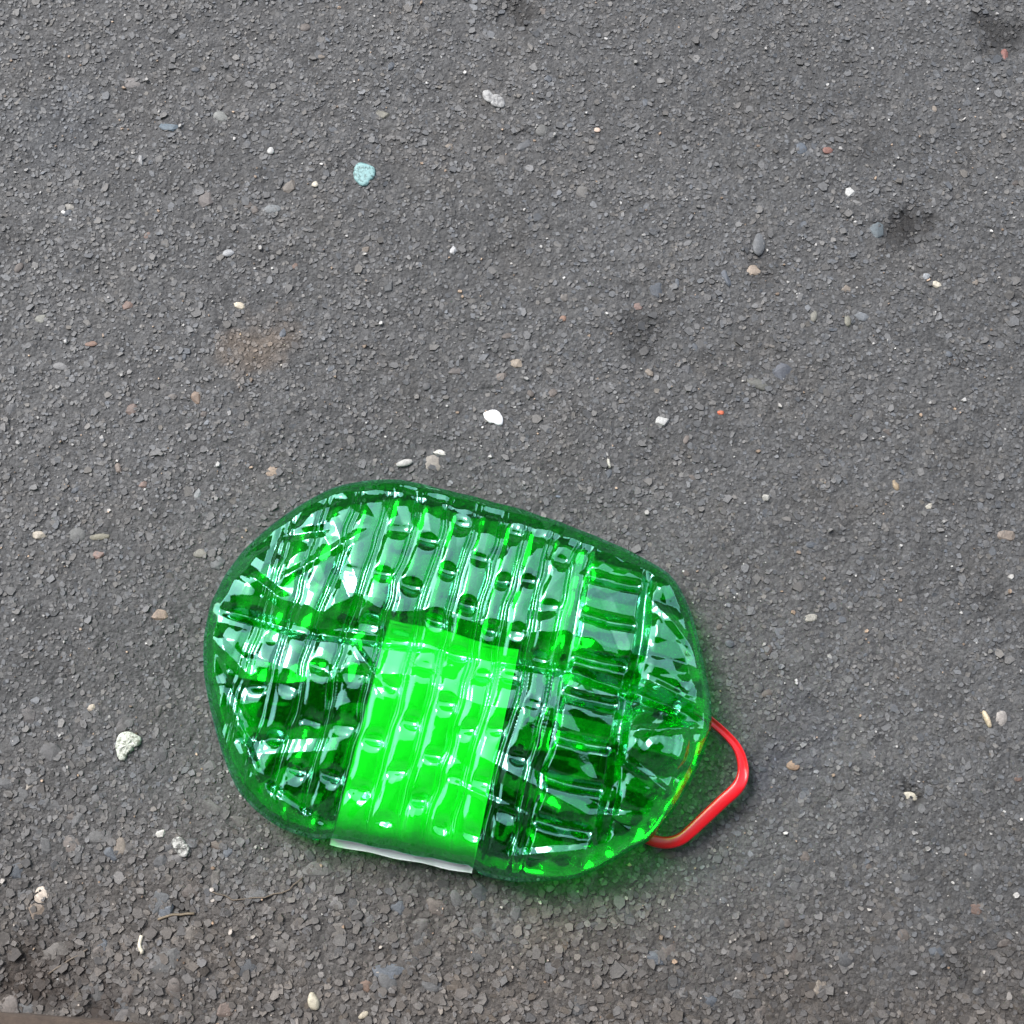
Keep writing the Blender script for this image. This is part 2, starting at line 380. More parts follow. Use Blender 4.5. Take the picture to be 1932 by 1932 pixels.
# ------------------------------------------------------------------ loose things lying on the asphalt
G1 = 'small loose stones on the asphalt'
LOOSE = [
 ('pebble', (1250, 794, 34, 26, -20, (.52, .52, .50), 0), 'whitish grey angular pebble lying above the middle of the bottle, right of the white flake', 'pebble'),
 ('pebble', (762, 874, 30, 18, 15, (.50, .49, .46), 1), 'rounded off white pebble beside a tan stone just above the bottle', 'pebble'),
 ('stone_flake', (830, 854, 26, 14, -15, (.66, .64, .58), 0), 'small white flake touching the tan stone above the bottle', 'stone flake'),
 ('pebble', (452, 575, 28, 18, -20, (.68, .60, .46), 0), 'cream chip left of the rusty patch in the asphalt', 'pebble'),
 ('pebble', (1768, 535, 22, 18, -30, (.68, .62, .50), 0), 'cream and white chip below the dark blotch at right', 'pebble'),
 ('pebble', (1748, 521, 18, 16, 20, (.36, .38, .40), 0), 'pale blue grey chip beside the cream chip at right', 'pebble'),
 ('pebble', (1604, 362, 26, 22, -40, (.62, .62, .60), 0), 'white broken chip up and left of the dark blotch', 'pebble'),
 ('pebble', (74, 1010, 32, 20, -15, (.55, .49, .40), 0), 'cream coloured chip near the left edge, level with the top of the bottle', 'pebble'),
 ('pebble', (1862, 1357, 12, 32, 18, (.70, .58, .40), 1), 'long cream pebble near the right edge, beside a grey one', 'pebble'),
 ('pebble', (855, 472, 14, 20, -10, (.55, .55, .55), 0), 'small bright grey chip below right of the turquoise gum', 'pebble'),
 ('pebble', (431, 476, 24, 16, 10, (.40, .41, .42), 1), 'pale teardrop pebble left of and below the turquoise gum', 'pebble'),
 ('pebble', (594, 348, 14, 14, 0, (.66, .61, .50), 1), 'cream speck sized pebble beside the turquoise gum', 'pebble'),
 ('pebble', (510, 284, 14, 18, 0, (.60, .60, .58), 1), 'round white pebble up and left of the turquoise gum', 'pebble'),
 ('pebble', (265, 301, 12, 28, 8, (.36, .36, .36), 0), 'upright pale grey splinter in the upper left of the paving', 'pebble'),
 ('pebble', (302, 1572, 22, 18, 0, (.62, .60, .55), 0), 'small white stone on the gravel at lower left, above a crushed white patch', 'pebble'),
 ('pebble', (172, 1335, 18, 14, 10, (.55, .48, .38), 0), 'cream chip left of the large crusted white piece', 'pebble'),
 ('pebble', (1128, 244, 15, 10, -10, (.68, .52, .42), 1), 'tiny pinkish pebble in the upper middle of the paving', 'pebble'),
 ('brick_crumb', (1361, 777, 15, 10, 0, (.70, .16, .07), 0), 'tiny bright orange red crumb on the asphalt right of the white pebble', 'crumb'),
 ('pebble', (1752, 955, 18, 14, 0, (.50, .47, .40), 0), 'pale chip right of the middle of the right hand paving', 'pebble'),
 ('pebble', (1446, 938, 18, 16, 0, (.42, .41, .37), 0), 'pale grey chip above the right end of the bottle', 'pebble'),
 ('pebble', (1149, 873, 8, 22, 12, (.62, .60, .52), 0), 'thin upright white splinter above the right half of the bottle', 'pebble'),
 ('pebble', (685, 1916, 18, 14, 30, (.50, .44, .33), 1), 'cream pebble at the bottom edge of the paving', 'pebble'),
 ('pebble', (590, 1888, 20, 34, 20, (.55, .50, .38), 1), 'pale oval pebble near the bottom edge among dark gravel', 'pebble'),
]
for nm, (x, y, l, w_, a_, c_, rd), lab, cat in LOOSE:
    o = stone(x, y, l, w_, a_, tuple(k * .52 for k in c_), bool(rd), nm, None, up=1.4)
    tag(o, lab, cat, G1 if nm == 'pebble' else None)

def slab(name, outline, h, m, bumpy=.25, seed=1, z0=.0006):
    """an irregular flattened lump: outline in photo px, thickness h in m"""
    pts = [at(x, y, .001) for x, y in outline]
    c = sum(pts, Vector()) / len(pts)
    r = np.random.default_rng(seed)
    bm = bmesh.new(); rings = []
    N = 44; th = [math.atan2(p.y - c.y, p.x - c.x) for p in pts]; rr = [(p - c).xy.length for p in pts]
    order = np.argsort(th); th = np.array(th)[order]; rr = np.array(rr)[order]
    A = np.linspace(-math.pi, math.pi, N, endpoint=False)
    RR = np.interp(A, np.concatenate([th - 2 * math.pi, th, th + 2 * math.pi]), np.concatenate([rr, rr, rr]))
    for s, zz in ((1.0, -.3), (1.0, .35), (.93, .8), (.75, 1), (.5, 1.0), (.25, 1.0)):
        rings.append([bm.verts.new((math.cos(a) * q * s, math.sin(a) * q * s, z0 + h * zz * (1 + (bumpy * r.normal() if s < 1 else 0)))) for a, q in zip(A, RR)])
    cv = bm.verts.new((0, 0, h + z0))
    for r0, r1 in zip(rings, rings[1:]):
        for i in range(N): bm.faces.new((r0[i], r0[(i + 1) % N], r1[(i + 1) % N], r1[i]))
    for i in range(N): bm.faces.new((rings[-1][i], rings[-1][(i + 1) % N], cv))
    me = bpy.data.meshes.new(name); bm.to_mesh(me); bm.free(); me.materials.append(m)
    me.polygons.foreach_set('use_smooth', [True] * len(me.polygons))
    o = link(name, me); o.location = (c.x, c.y, gz(c.x, c.y)); return o

def spotty(name, c1, c2, scale, thr=.5, rough=.6):
    m, n, b = mat(name)
    g = node(n, 'ShaderNodeNewGeometry'); nz = node(n, 'ShaderNodeTexNoise', Scale=scale, Detail=4.0, Roughness=.7)
    n.links.new(g.outputs['Position'], nz.inputs['Vector'])
    cr = node(n, 'ShaderNodeValToRGB'); cr.color_ramp.elements[0].position = thr - .07; cr.color_ramp.elements[1].position = thr + .05
    cr.color_ramp.elements[0].color = (*c1, 1); cr.color_ramp.elements[1].color = (*c2, 1)
    n.links.new(nz.outputs['Fac'], cr.inputs[0]); n.links.new(cr.outputs[0], b.inputs['Base Color'])
    bp = node(n, 'ShaderNodeBump', Strength=.5, Distance=.0006); n.links.new(nz.outputs['Fac'], bp.inputs['Height']); n.links.new(bp.outputs[0], b.inputs['Normal'])
    b.inputs['Roughness'].default_value = rough
    return m
M_GUM = spotty('turquoise_gum', (.045, .095, .095), (.15, .27, .27), 480, .46)
M_WG = spotty('grey_white_gum', (.10, .10, .10), (.22, .22, .215), 380, .46)
M_CRUST = spotty('crusted_white', (.11, .12, .09), (.36, .38, .33), 420, .46)
M_FLAKE = spotty('white_flake', (.25, .25, .25), (.62, .62, .62), 300, .36)
S = lambda L: [(x, y) for x, y in L]
tag(slab('chewing_gum', [(668, 322), (670, 312), (680, 306), (690, 309), (698, 312), (706, 316), (708, 328), (703, 338), (697, 340), (695, 348), (685, 352), (675, 345), (668, 335)], .0012, M_GUM, .1, 2),
    'flattened turquoise piece of chewing gum trodden onto the asphalt', 'chewing gum')
tag(slab('chewing_gum', [(911, 170), (922, 168), (930, 178), (945, 181), (953, 192), (950, 202), (938, 200), (925, 192), (914, 186)], .001, M_WG, .15, 3),
    'old greyish white flattened gum near the top of the paving', 'chewing gum')
tag(slab('paper_flake', [(912, 780), (922, 775), (945, 782), (949, 790), (947, 802), (932, 798), (919, 793)], .0012, M_FLAKE, .2, 4),
    'bright white leaf shaped flake on the asphalt above the bottle', 'flake')
tag(slab('mortar_lump', [(219, 1400), (225, 1385), (240, 1380), (256, 1386), (266, 1392), (264, 1404), (252, 1410), (240, 1422), (236, 1436), (225, 1434), (220, 1418)], .0018, M_CRUST, .25, 5),
    'large crusted white lump left of the bottle, broken and cracked', 'mortar lump')
tag(slab('mortar_lump', [(325, 1585), (338, 1578), (350, 1590), (358, 1606), (350, 1618), (336, 1610), (330, 1600)], .0012, spotty('crushed_white', (.06, .06, .055), (.32, .32, .30), 520, .52), .3, 6),
    'crushed whitish crumbly patch on the gravel, lower left of the bottle', 'mortar lump')

def tube(name, pts, rad, m, sides=6, parent=None):
    bm = bmesh.new(); rings = []
    pts = [Vector(p) for p in pts]
    for i, p in enumerate(pts):
        t = (pts[min(i + 1, len(pts) - 1)] - pts[max(i - 1, 0)]).normalized()
        s = t.cross(Vector((0, 0, 1))).normalized(); u = s.cross(t)
        r = rad[i] if hasattr(rad, '__len__') else rad
        rings.append([bm.verts.new(p + (s * math.cos(a) + u * math.sin(a) * .8) * r) for a in [k / sides * 6.2832 for k in range(sides)]])
    for a_, b_ in zip(rings, rings[1:]):
        for k in range(sides): bm.faces.new((a_[k], a_[(k + 1) % sides], b_[(k + 1) % sides], b_[k]))
    bm.faces.new(rings[0]); bm.faces.new(rings[-1][::-1])
    bmesh.ops.recalc_face_normals(bm, faces=bm.faces)
    me = bpy.data.meshes.new(name); bm.to_mesh(me); bm.free(); me.materials.append(m)
    me.polygons.foreach_set('use_smooth', [True] * len(me.polygons))
    return link(name, me, parent)
M_STRAW = plain('dry_straw', (.11, .085, .055), .7); M_TWIG = plain('brown_twig', (.08, .062, .045), .75)
M_PALE = plain('bleached_stem', (.42, .38, .30), .7)
TW = [([(298, 1735), (325, 1728), (367, 1722)], .0007, M_STRAW, 'straw coloured stem lying level among the dirt at lower left'),
      ([(88, 1688 + 150), (130, 1812), (165, 1792)], .0005, M_TWIG, 'thin brown twig slanting across the dirty gravel at lower left'),
      ([(395, 1680), (440, 1697), (500, 1694), (545, 1678), (572, 1655)], .0004, M_TWIG, 'fine curved brown rootlet below the left end of the bottle'),
      ([(266, 1800), (262, 1785), (268, 1765)], .0011, M_PALE, 'pale husk like sliver in the dirt at lower left')]
for i, (pp, r_, m_, lab) in enumerate(TW):
    q = [at(x, y, .002) for x, y in pp]
    # smooth the path a little
    P3 = []
    for k in range(len(q) - 1):
        for s in (0, .33, .66): P3.append(q[k].lerp(q[k + 1], s))
    P3.append(q[-1])
    P3 = [Vector((p.x + random.gauss(0, .0003), p.y + random.gauss(0, .0003), gz(p.x, p.y) + .0013)) for p in P3]
    tag(tube('twig' if m_ is not M_STRAW else 'straw', P3, r_, m_), lab, 'twig' if m_ is not M_STRAW else 'straw')

# brown kerb edging that just enters the lower left corner
bm = bmesh.new()
kp = [at(-140, 1899), at(60, 1912), at(230, 1926), at(420, 1945), at(420, 2100), at(-140, 2100)]
lo = [bm.verts.new((p.x, p.y, -.03)) for p in kp]; mid = [bm.verts.new((p.x, p.y, .004)) for p in kp]
c0 = sum(kp, Vector()) / 6
hi = [bm.verts.new((p.x + (c0.x - p.x) * .03, p.y + (c0.y - p.y) * .06, .0065)) for p in kp]
for a_, b_ in ((lo, mid), (mid, hi)):
    for k in range(6): bm.faces.new((a_[k], a_[(k + 1) % 6], b_[(k + 1) % 6], b_[k]))
bm.faces.new(hi); bmesh.ops.recalc_face_normals(bm, faces=bm.faces)
me = bpy.data.meshes.new('kerb_edging'); bm.to_mesh(me); bm.free(); me.materials.append(plain('brown_kerb', (.05, .036, .027), .95, (700, 120)))
tag(link('kerb_edging', me), 'brown worn edging in the lower left corner', kind='structure')

# unseen block added behind the viewer, giving the plastic something dark to reflect
M_WALL = plain('added_block_render', (.10, .095, .085), .85, (30, 6), .85, 1.15)
M_CAN = plain('added_block_dark', (.045, .045, .048), .7, (20,), .85, 1.15)
def box(name, lo, hi, m, parent=None):
    bm = bmesh.new(); bmesh.ops.create_cube(bm, size=1)
    for v in bm.verts: v.co = Vector([(lo[k] + hi[k]) / 2 + v.co[k] * (hi[k] - lo[k]) for k in range(3)])
    bmesh.ops.bevel(bm, geom=list(bm.edges), offset=.01, segments=1, affect='EDGES')
    me = bpy.data.meshes.new(name); bm.to_mesh(me); bm.free(); me.materials.append(m)
    return link(name, me, parent)
bld = bpy.data.objects.new('added_block', None); COL.objects.link(bld); bld.location = (0, -1.4, 0)
tag(bld, 'unseen dark block with an overhang behind the viewer, added for reflections', 'added_block')
box('wall', (-6, -.5, -.1), (6, 0, 5.5), M_WALL, bld)
box('added_plinth', (-6, .004, -.1), (6, .05, .35), M_CAN, bld)
box('added_overhang', (-4, .004, 2.7), (4, 1.28, 2.85), M_CAN, bld)  # overhang added to keep the sky overhead out of flat facets

opp = bpy.data.objects.new('added_block', None); COL.objects.link(opp); opp.location = (0, 9, 0)  # second unseen block, added to darken low reflections in the bottle's side
tag(opp, 'unseen dark block across the paving, added for reflections', 'added_block')
box('wall', (-14, 0, -.1), (14, 5, 4.6), M_WALL, opp)
box('added_plinth', (-14, -.06, -.1), (14, -.004, .4), M_CAN, opp)
box('added_roof', (-14.3, -.4, 4.604), (14.3, 5.3, 4.9), M_CAN, opp)

# ------------------------------------------------------------------ the crushed bottle
OUT = [(501, 1601), (508, 1529), (522, 1474), (551, 1413), (595, 1351), (649, 1300), (704, 1257), (758, 1224), (812, 1195), (885, 1177), (975, 1173), (1066, 1192), (1125, 1206),
       (1209, 1228), (1317, 1260), (1408, 1293), (1480, 1322), (1571, 1365), (1636, 1405), (1665, 1449), (1690, 1510), (1712, 1601), (1724, 1660), (1734, 1715), (1735, 1781), (1711, 1854), (1675, 1926),
       (1635, 1991), (1585, 2053), (1530, 2082), (1469, 2118), (1411, 2143), (1324, 2152), (1244, 2152), (1175, 2136), (1148, 2113), (1060, 2096), (960, 2076), (870, 2057), (808, 2046), (775, 2052), (740, 2042), (682, 2020), (624, 1977),
       (588, 1937), (559, 1875), (540, 1817), (522, 1745), (506, 1670)]
ZR = .014
PX = .6 / 1932
opts = np.array([tuple(at(x * 1932 / 2500, y * 1932 / 2500, ZR))[:2] for x, y in OUT])
ctr = np.array(tuple(at(865, 1300, ZR))[:2])
th = np.arctan2(opts[:, 1] - ctr[1], opts[:, 0] - ctr[0]); rr = np.hypot(*(opts - ctr).T)
o_ = np.argsort(th); th = th[o_]; rr = rr[o_]
def outline_r(A):
    r = np.interp(A, np.concatenate([th - 2 * np.pi, th, th + 2 * np.pi]), np.concatenate([rr, rr, rr]))
    return r
NA = 1500
A = np.linspace(-np.pi, np.pi, NA, endpoint=False)
Rr = outline_r(A)
k = np.exp(-(np.arange(-14, 15) / 2.6) ** 2); k /= k.sum()
Rr = np.convolve(np.concatenate([Rr[-14:], Rr, Rr[:14]]), k, 'valid')
bx, by = ctr[0] + Rr * np.cos(A), ctr[1] + Rr * np.sin(A)     # border curve

def border_dist(x, y):
    d = np.full(x.shape, 1e9)
    st = 10
    for i in range(0, NA, st):
        j = (i + st) % NA; ex, ey = bx[j] - bx[i], by[j] - by[i]
        t = np.clip(((x - bx[i]) * ex + (y - by[i]) * ey) / (ex * ex + ey * ey), 0, 1)
        d = np.minimum(d, (x - bx[i] - t * ex) ** 2 + (y - by[i] - t * ey) ** 2)
    return np.sqrt(d)
# photo pixel frame of the bottle: u along it, v across it (1932 scale), from world xy at the mid height
c00 = at(865, 1290, .03); cu = (at(865 + 97.1, 1290 + 23.7, .03) - c00) / 100; cv = (at(865 - 23.7, 1290 + 97.1, .03) - c00) / 100
Minv = np.linalg.inv(np.array([[cu.x, cv.x], [cu.y, cv.y]]))
def uv(x, y):
    dx, dy = x - c00.x, y - c00.y
    return Minv[0, 0] * dx + Minv[0, 1] * dy, Minv[1, 0] * dx + Minv[1, 1] * dy
def sstep(a, b, x):
    t = np.clip((x - a) / (b - a), 0, 1); return t * t * (3 - 2 * t)
RIBS = [-380, -328, -274, -214, -155, -95, -38, 17, 65, 116, 170]
DIM = [(-248, -156), (-183, -162), (-131, -245), (-126, -151), (-76, -198), (-74, -292), (-15, -270), (-22, -147), (38, -207), (85, -214), (85, -150), (142, -250), (-305, -200), (-248, -240), (-183, -235), (40, -290), (90, -285), (140, -175),
       (-362, 100), (-249, 133), (-192, 121), (-131, 120), (-72, 156), (-10, 116), (42, 123), (90, 60), (140, 110), (-132, 213), (-138, 284), (-76, 269), (-10, 253), (42, 242), (-190, 245), (-245, 305), (-300, 180), (-300, 60),
       (90, 170), (140, 215), (-72, 60), (-10, 30), (42, 25), (-131, 20), (-192, 40), (90, 280), (42, 320), (-10, 330), (-355, 190), (-245, 210)]
CRE = []
crng = np.random.default_rng(23)     # creases: (u0,v0,u1,v1,height mm,width px)
def cre(*a): CRE.append(a)
cre(-470, -30, -300, -20, -3.5, 14); cre(-300, -20, -60, -50, -2.5, 12); cre(-460, 30, -360, 90, 3, 16); cre(-450, 60, -330, 200, -2.5, 12)
cre(-400, 140, -250, 330, 3, 10); cre(-330, 250, -150, 320, -2.5, 9); cre(-440, -110, -330, -60, 3, 16); cre(-400, -190, -300, -230, -2, 14)
cre(-380, -90, -230, -250, 2, 12); cre(-200, -20, -110, 60, 2.5, 10); cre(180, -70, 460, -45, -4, 16); cre(60, -55, 190, -66, -2.5, 12)
cre(320, -240, 440, -150, 3.5, 12); cre(330, -90, 450, -60, 3, 10); cre(315, 20, 470, -30, 3, 12); cre(310, 60, 430, 110, 3, 12)
cre(120, 300, 330, 230, 3, 12); cre(60, 350, 320, 300, -2.5, 10); cre(160, 250, 210, 360, 2.5, 9); cre(280, 180, 420, 150, 2, 10)
cre(-430, 60, -300, 300, 3.0, 26); cre(-390, 210, -180, 150, -2.4, 24); cre(-340, -250, -200, -60, -2.4, 26); cre(200, -250, 330, -40, -2.4, 26); cre(60, 120, 330, 190, 2.4, 26); cre(210, -10, 300, 130, -2.4, 24); cre(340, 60, 440, -120, -2.2, 12); cre(30, 180, 190, 210, 1.5, 8); cre(330, 110, 330, 260, -2.5, 10)
for i in range(26):
    u0, v0 = crng.uniform(-430, 430), crng.uniform(-260, 330)
    a_ = crng.uniform(0, np.pi); l_ = crng.uniform(40, 130)
    cre(u0, v0, u0 + l_ * np.cos(a_), v0 + l_ * np.sin(a_), crng.choice([-1, 1]) * crng.uniform(.6, 1.5), crng.uniform(18, 38))

def top_h(x, y, d):
    """height of the crumpled upper wall above the rim, in m"""
    u, v = uv(x, y)
    vv = np.interp(u, [-470, -402, -160, 0, 180, 320, 450], [-22, -25, -45, -50, -68, -67, -37])      # the long dent
    dw = np.interp(u, [-470, -330, -120, 60, 300, 470], [28, 34, 60, 66, 60, 30]) * (.8 + .45 * vnoise(u, v * 0, 55, 76))
    vv = vv + 16 * (vnoise(u, v * 0, 70, 74) - .5) + 7 * (vnoise(u, v * 0, 25, 75) - .5)
    q = v - vv
    deep = np.interp(u, [-470, -380, -150, 0, 170, 320, 470], [4, 6.5, 8, 8, 8.5, 7, 4])
    zz = np.interp(v, [-400, -300, -200, -115, 0, 60, 150, 260, 380], [16, 24, 30.8, 36.6, 38.6, 38.2, 35.6, 32.0, 27])
    dent = np.where(q < 0, np.clip(1 + q / dw, 0, 1), np.clip(1 - q / (75 + 10 * np.sin(u / 60)), 0, 1))
    zz = zz - deep * dent
    # overall slump towards the ends
    zz = zz - 5 * sstep(250, 470, u) - 6 * sstep(-250, -470, u)
    w1 = vnoise(u, v, 170, 61) - .5; w2 = vnoise(u, v, 70, 62) - .5; w3 = vnoise(u, v, 26, 63) - .5
    zz = zz + 3.5 * w1 + 1.3 * w2 + .2 * w3
    wu = u + 15 * (vnoise(u, v, 130, 64) - .5) + 7 * (vnoise(u, v, 40, 65) - .5)
    # transverse ribs
    fade = sstep(-395, -360, u)
    for i, ru in enumerate(RIBS):
        amp = (1.0 if i > 1 else .7) * (.8 + .4 * vnoise(u * 0 + i * 77, v, 90, 66))
        zz = zz + amp * np.interp(wu - ru, [-14, -9.5, -6.5, -2.5, .5, 3, 14], [0, -1.7, -1.6, .15, .1, -1.12, 0])
    inb = (wu > -385) & (wu < 170)
    pan = np.zeros_like(u)
    for a0, a1 in zip(RIBS, RIBS[1:]):
        m_ = (wu >= a0) & (wu < a1); s = (wu - a0) / (a1 - a0)
        pan = np.where(m_, np.sin(np.pi * np.clip(s, 0, 1)), pan)
    zz = zz + .35 * pan * inb
    vj = v + 16 * (vnoise(u, v, 110, 67) - .5)
    PHS = [5, 85, -156, -162, -151, -198, -147, -207, -214, -175]
    for i, (a0, a1) in enumerate(zip(RIBS, RIBS[1:])):
        mu = (a0 + a1) / 2; hw = (a1 - a0) / 2 - 9
        e2 = np.clip(1 - ((wu - mu) / hw) ** 2, 0, 1); m_ = e2 > 0; e = np.sqrt(e2)
        cc = (vj - PHS[i]) / 95.0; ci = np.floor(cc).astype(int); f = cc - ci
        tab = np.random.default_rng(900 + i).uniform(-1, 1, (40, 3))
        tb = tab[(ci + 20) % 40]
        # every cushion is tipped its own way and bulges; they meet in lens shaped dimples
        k1 = sstep(0, .12, f) * (1 - sstep(.88, 1, f))
        zz = zz + m_ * e * k1 * (1.1 * tb[..., 0] * (f - .5) + .35 * tb[..., 1] * (wu - mu) / hw + .45 * (1 - (2 * f - 1) ** 2))
        fd = np.minimum(f, 1 - f) * 95
        tb2 = tab[(np.floor(cc + .5).astype(int) + 20) % 40, 2]
        w_ = 13.5 * (.5 + .5 * e)
        few = 1 - .85 * (i < 3) * (1 - sstep(-20, 40, v))
        zz = zz - few * m_ * e * (2.9 + 1.2 * tb2) * np.exp(-(fd / w_) ** 2)
    # groove closing the ribbed part, flutes, groove before the shoulder
    for gu, dpt, wd in ((188, 2.6, 12), (314, 4.0, 15), (-402, 2.0, 12)):
        t = np.abs(wu - gu) / wd; zz = zz - dpt * np.where(t < 1, 1 - t, 0)
    inf = sstep(192, 202, wu) * (1 - sstep(294, 305, wu))
    ph = (v + 262 + 6 * np.sin(u / 50)) / 78.0
    tri = np.abs((ph % 1) - .5) * 2
    fl = np.clip((1 - tri) * 2.1, 0, 1); zz = zz + inf * 4.0 * (fl * fl * (3 - 2 * fl) - .5)
    ins = sstep(325, 345, wu)
    ph2 = (v + 240) / 105.0; tri2 = np.abs((ph2 % 1) - .5) * 2
    zz = zz + ins * 3.0 * np.clip((1 - tri2) * 1.5, 0, 1)
    # radiating folds over the left end
    ang = np.arctan2(v, -(u + 300)); ins = sstep(-385, -420, u)
    zz = zz + ins * 2.2 * np.abs(np.sin(ang * 4.2 + .6))
    # neck pushed up against the wall from below
    rn = np.hypot(u - 375, v - 20)
    zz = zz + 5.0 * (1 - sstep(48, 74, rn)) + .3 * np.sin(rn / 4.5) * (rn < 66) + .15 * (vnoise(u, v, 9, 68) - .5) * (rn < 80)
    for (u0, v0, u1, v1, hh, ww) in CRE:
        L = math.hypot(u1 - u0, v1 - v0); tx, ty = (u1 - u0) / L, (v1 - v0) / L
        s = (u - u0) * tx + (v - v0) * ty; e = np.abs(-(u - u0) * ty + (v - v0) * tx)
        f = np.clip(np.minimum(s, L - s) / (L * .35) + .15, 0, 1)
        zz = zz + hh * f * np.clip(1 - e / ww, 0, 1)
    an = np.arctan2(y - ctr[1], x - ctr[0])
    pl = np.abs(((an * 7.3 + 1.5 * vnoise(an, an * 0, .5, 78)) % 1) - .5) * 2
    wd = (.52 + .5 * np.exp(-((an - 1.45) / .75) ** 2)) + .30 * vnoise(an, an * 0, .22, 77) + .08 * pl
    dome = np.interp(d / wd, [0, .001, .0045, .010, .018, .028, .044], [0, .26, .54, .77, .92, .985, 1])
    dome = dome * (1 - .025 * pl * (1 - sstep(.02, .045, d)))
    soft = sstep(.001, .015, d)
    smooth = np.interp(v, [-400, -200, 0, 150, 380], [25, 30, 32, 32, 28])
    return (dome * (zz * soft + smooth * (1 - soft)) * .001)

# rings packed from the rim inwards
NR = 255
s = np.linspace(0, 1, NR + 1)
s = 1 - s; s = 1 - (1 - s) ** 1.25
s = np.clip(s, .002, 1)
AX, SX = np.meshgrid(A, s)
RX = SX * Rr[None, :]
x = ctr[0] + RX * np.cos(AX); y = ctr[1] + RX * np.sin(AX)
d = border_dist(x, y); d = np.where(SX >= .9999, 0, d)
zt = ZR + top_h(x, y, d)
# slight bulge of the side wall so the rim is round, not knife sharp
Vt = np.stack([x, y, zt], -1)
nr = NR + 1
# lower wall (coarser rings, same border)
sb = np.linspace(1, .002, 70)
AB, SB = np.meshgrid(A, sb)
xb = ctr[0] + SB * Rr * np.cos(AB); yb = ctr[1] + SB * Rr * np.sin(AB)
db = np.where(SB >= .9999, 0, border_dist(xb, yb))
def low_wall(xb, yb, db):
    ub, vb = uv(xb, yb)
    t = np.clip(db / .011, 0, 1)
    low = .0035 + .003 * np.abs(vnoise(ub, vb, 90, 71) - .5) + .0018 * np.clip(1 - np.abs(vb - 60 - 25 * np.sin(ub / 90)) / 40, 0, 1)
    for i, ru in enumerate(RIBS):
        tt = np.abs(ub - ru - 8) / 12; low = low + .0007 * np.where(tt < 1, .5 + .5 * np.cos(np.pi * tt), 0)
    ph = (vb + 230) / 78.0
    low = low + .0010 * np.clip((1 - np.abs((ph % 1) - .5) * 2) * 2, 0, 1) * (sstep(190, 205, ub) * (1 - sstep(290, 305, ub)))
    low = low + .0012 * (vnoise(ub, vb, 30, 72) - .5)
    for (u0, v0, u1, v1, hh, ww) in CRE[29:]:
        L = math.hypot(u1 - u0, v1 - v0); tx, ty = (u1 - u0) / L, (v1 - v0) / L
        s_ = (ub + u0) * tx + (vb - v0) * ty; e = np.abs(-(ub + u0) * ty + (vb - v0) * tx)
        low = low + .0012 * abs(hh) * np.clip(np.minimum(s_, L - s_) / (L * .35), 0, 1) * np.clip(1 - e / ww, 0, 1)
    low = low + .0055 * sstep(120, 260, ub)
    dome = np.sqrt(1 - (1 - t) ** 2)
    zb = ZR + (low - ZR) * dome
    return zb
zb = low_wall(xb, yb, db)
Vb = np.stack([xb, yb, zb], -1)[1:]       # shares the border ring with the top
i1 = np.arange(nr * NA).reshape(nr, NA)
off = nr * NA
i2 = np.concatenate([i1[:1], off + np.arange((len(sb) - 1) * NA).reshape(-1, NA)], 0)
def ringq(I, flip):
    a_ = I[:-1]; b_ = I[1:]
    a2 = np.roll(a_, -1, 1); b2 = np.roll(b_, -1, 1)
    q = np.stack([a_, a2, b2, b_], -1).reshape(-1, 4)
    return q[:, ::-1] if flip else q
Q = np.concatenate([ringq(i1, False), ringq(i2, True)])
bottle = bpy.data.objects.new('crushed_bottle', None); COL.objects.link(bottle)
tag(bottle, 'crushed transparent green plastic bottle with red handle lying flattened on the asphalt', 'bottle')
mesh = mesh_quads('shell', np.concatenate([Vt.reshape(-1, 3), Vb.reshape(-1, 3)]), Q, [M_PET], None, True)
shell = link('shell', mesh, bottle)

# white paper label: pasted on the outside of the lower wall, its lower edge showing past the rim
def low_z(x, y):
    return .0026
def quadpt(s, t):
    # corners in px: top-left, top-right, bottom-right, bottom-left as seen through the bottle
    tl, tr, brr, bl = (735, 1165), (979, 1226), (890, 1649), (621, 1594)
    px_ = (tl[0] * (1 - s) + tr[0] * s) * (1 - t) + (bl[0] * (1 - s) + brr[0] * s) * t
    py_ = (tl[1] * (1 - s) + tr[1] * s) * (1 - t) + (bl[1] * (1 - s) + brr[1] * s) * t
    return px_, py_
GS, GT = 90, 150
vt, vb2 = [], []
for j in range(GT + 1):
    for i in range(GS + 1):
        s_, t_ = i / GS, j / GT
        px_, py_ = quadpt(s_, t_)
        py_ += 1.2 * math.sin(s_ * 17) * (t_ > .97) + 3 * math.sin(s_ * 9 + 1) * (t_ < .02)
        vt.append((px_, py_))
vt = np.array(vt)
pts = np.array([tuple(at(a_, b_, .006)) for a_, b_ in vt])
rad = np.hypot(pts[:, 0] - ctr[0], pts[:, 1] - ctr[1]); aa = np.arctan2(pts[:, 1] - ctr[1], pts[:, 0] - ctr[0])
rin = np.interp(aa, A, Rr)
dd = np.where(rad < rin, border_dist(pts[:, 0], pts[:, 1]), 0)
zl = ZR + top_h(pts[:, 0], pts[:, 1], dd) - .0012
for _ in range(3):          # keep it where the photograph shows it: re-aim for the height found
    pts = np.array([tuple(at(a_, b_, z_)) for (a_, b_), z_ in zip(vt, zl)])
    rad = np.hypot(pts[:, 0] - ctr[0], pts[:, 1] - ctr[1]); aa = np.arctan2(pts[:, 1] - ctr[1], pts[:, 0] - ctr[0])
    rin = np.interp(aa, A, Rr)
    dd = np.where(rad < rin, border_dist(pts[:, 0], pts[:, 1]), 0)
    zl = ZR + top_h(pts[:, 0], pts[:, 1], dd) - .0012
zs_ = zl.reshape(GT + 1, GS + 1) - .0016
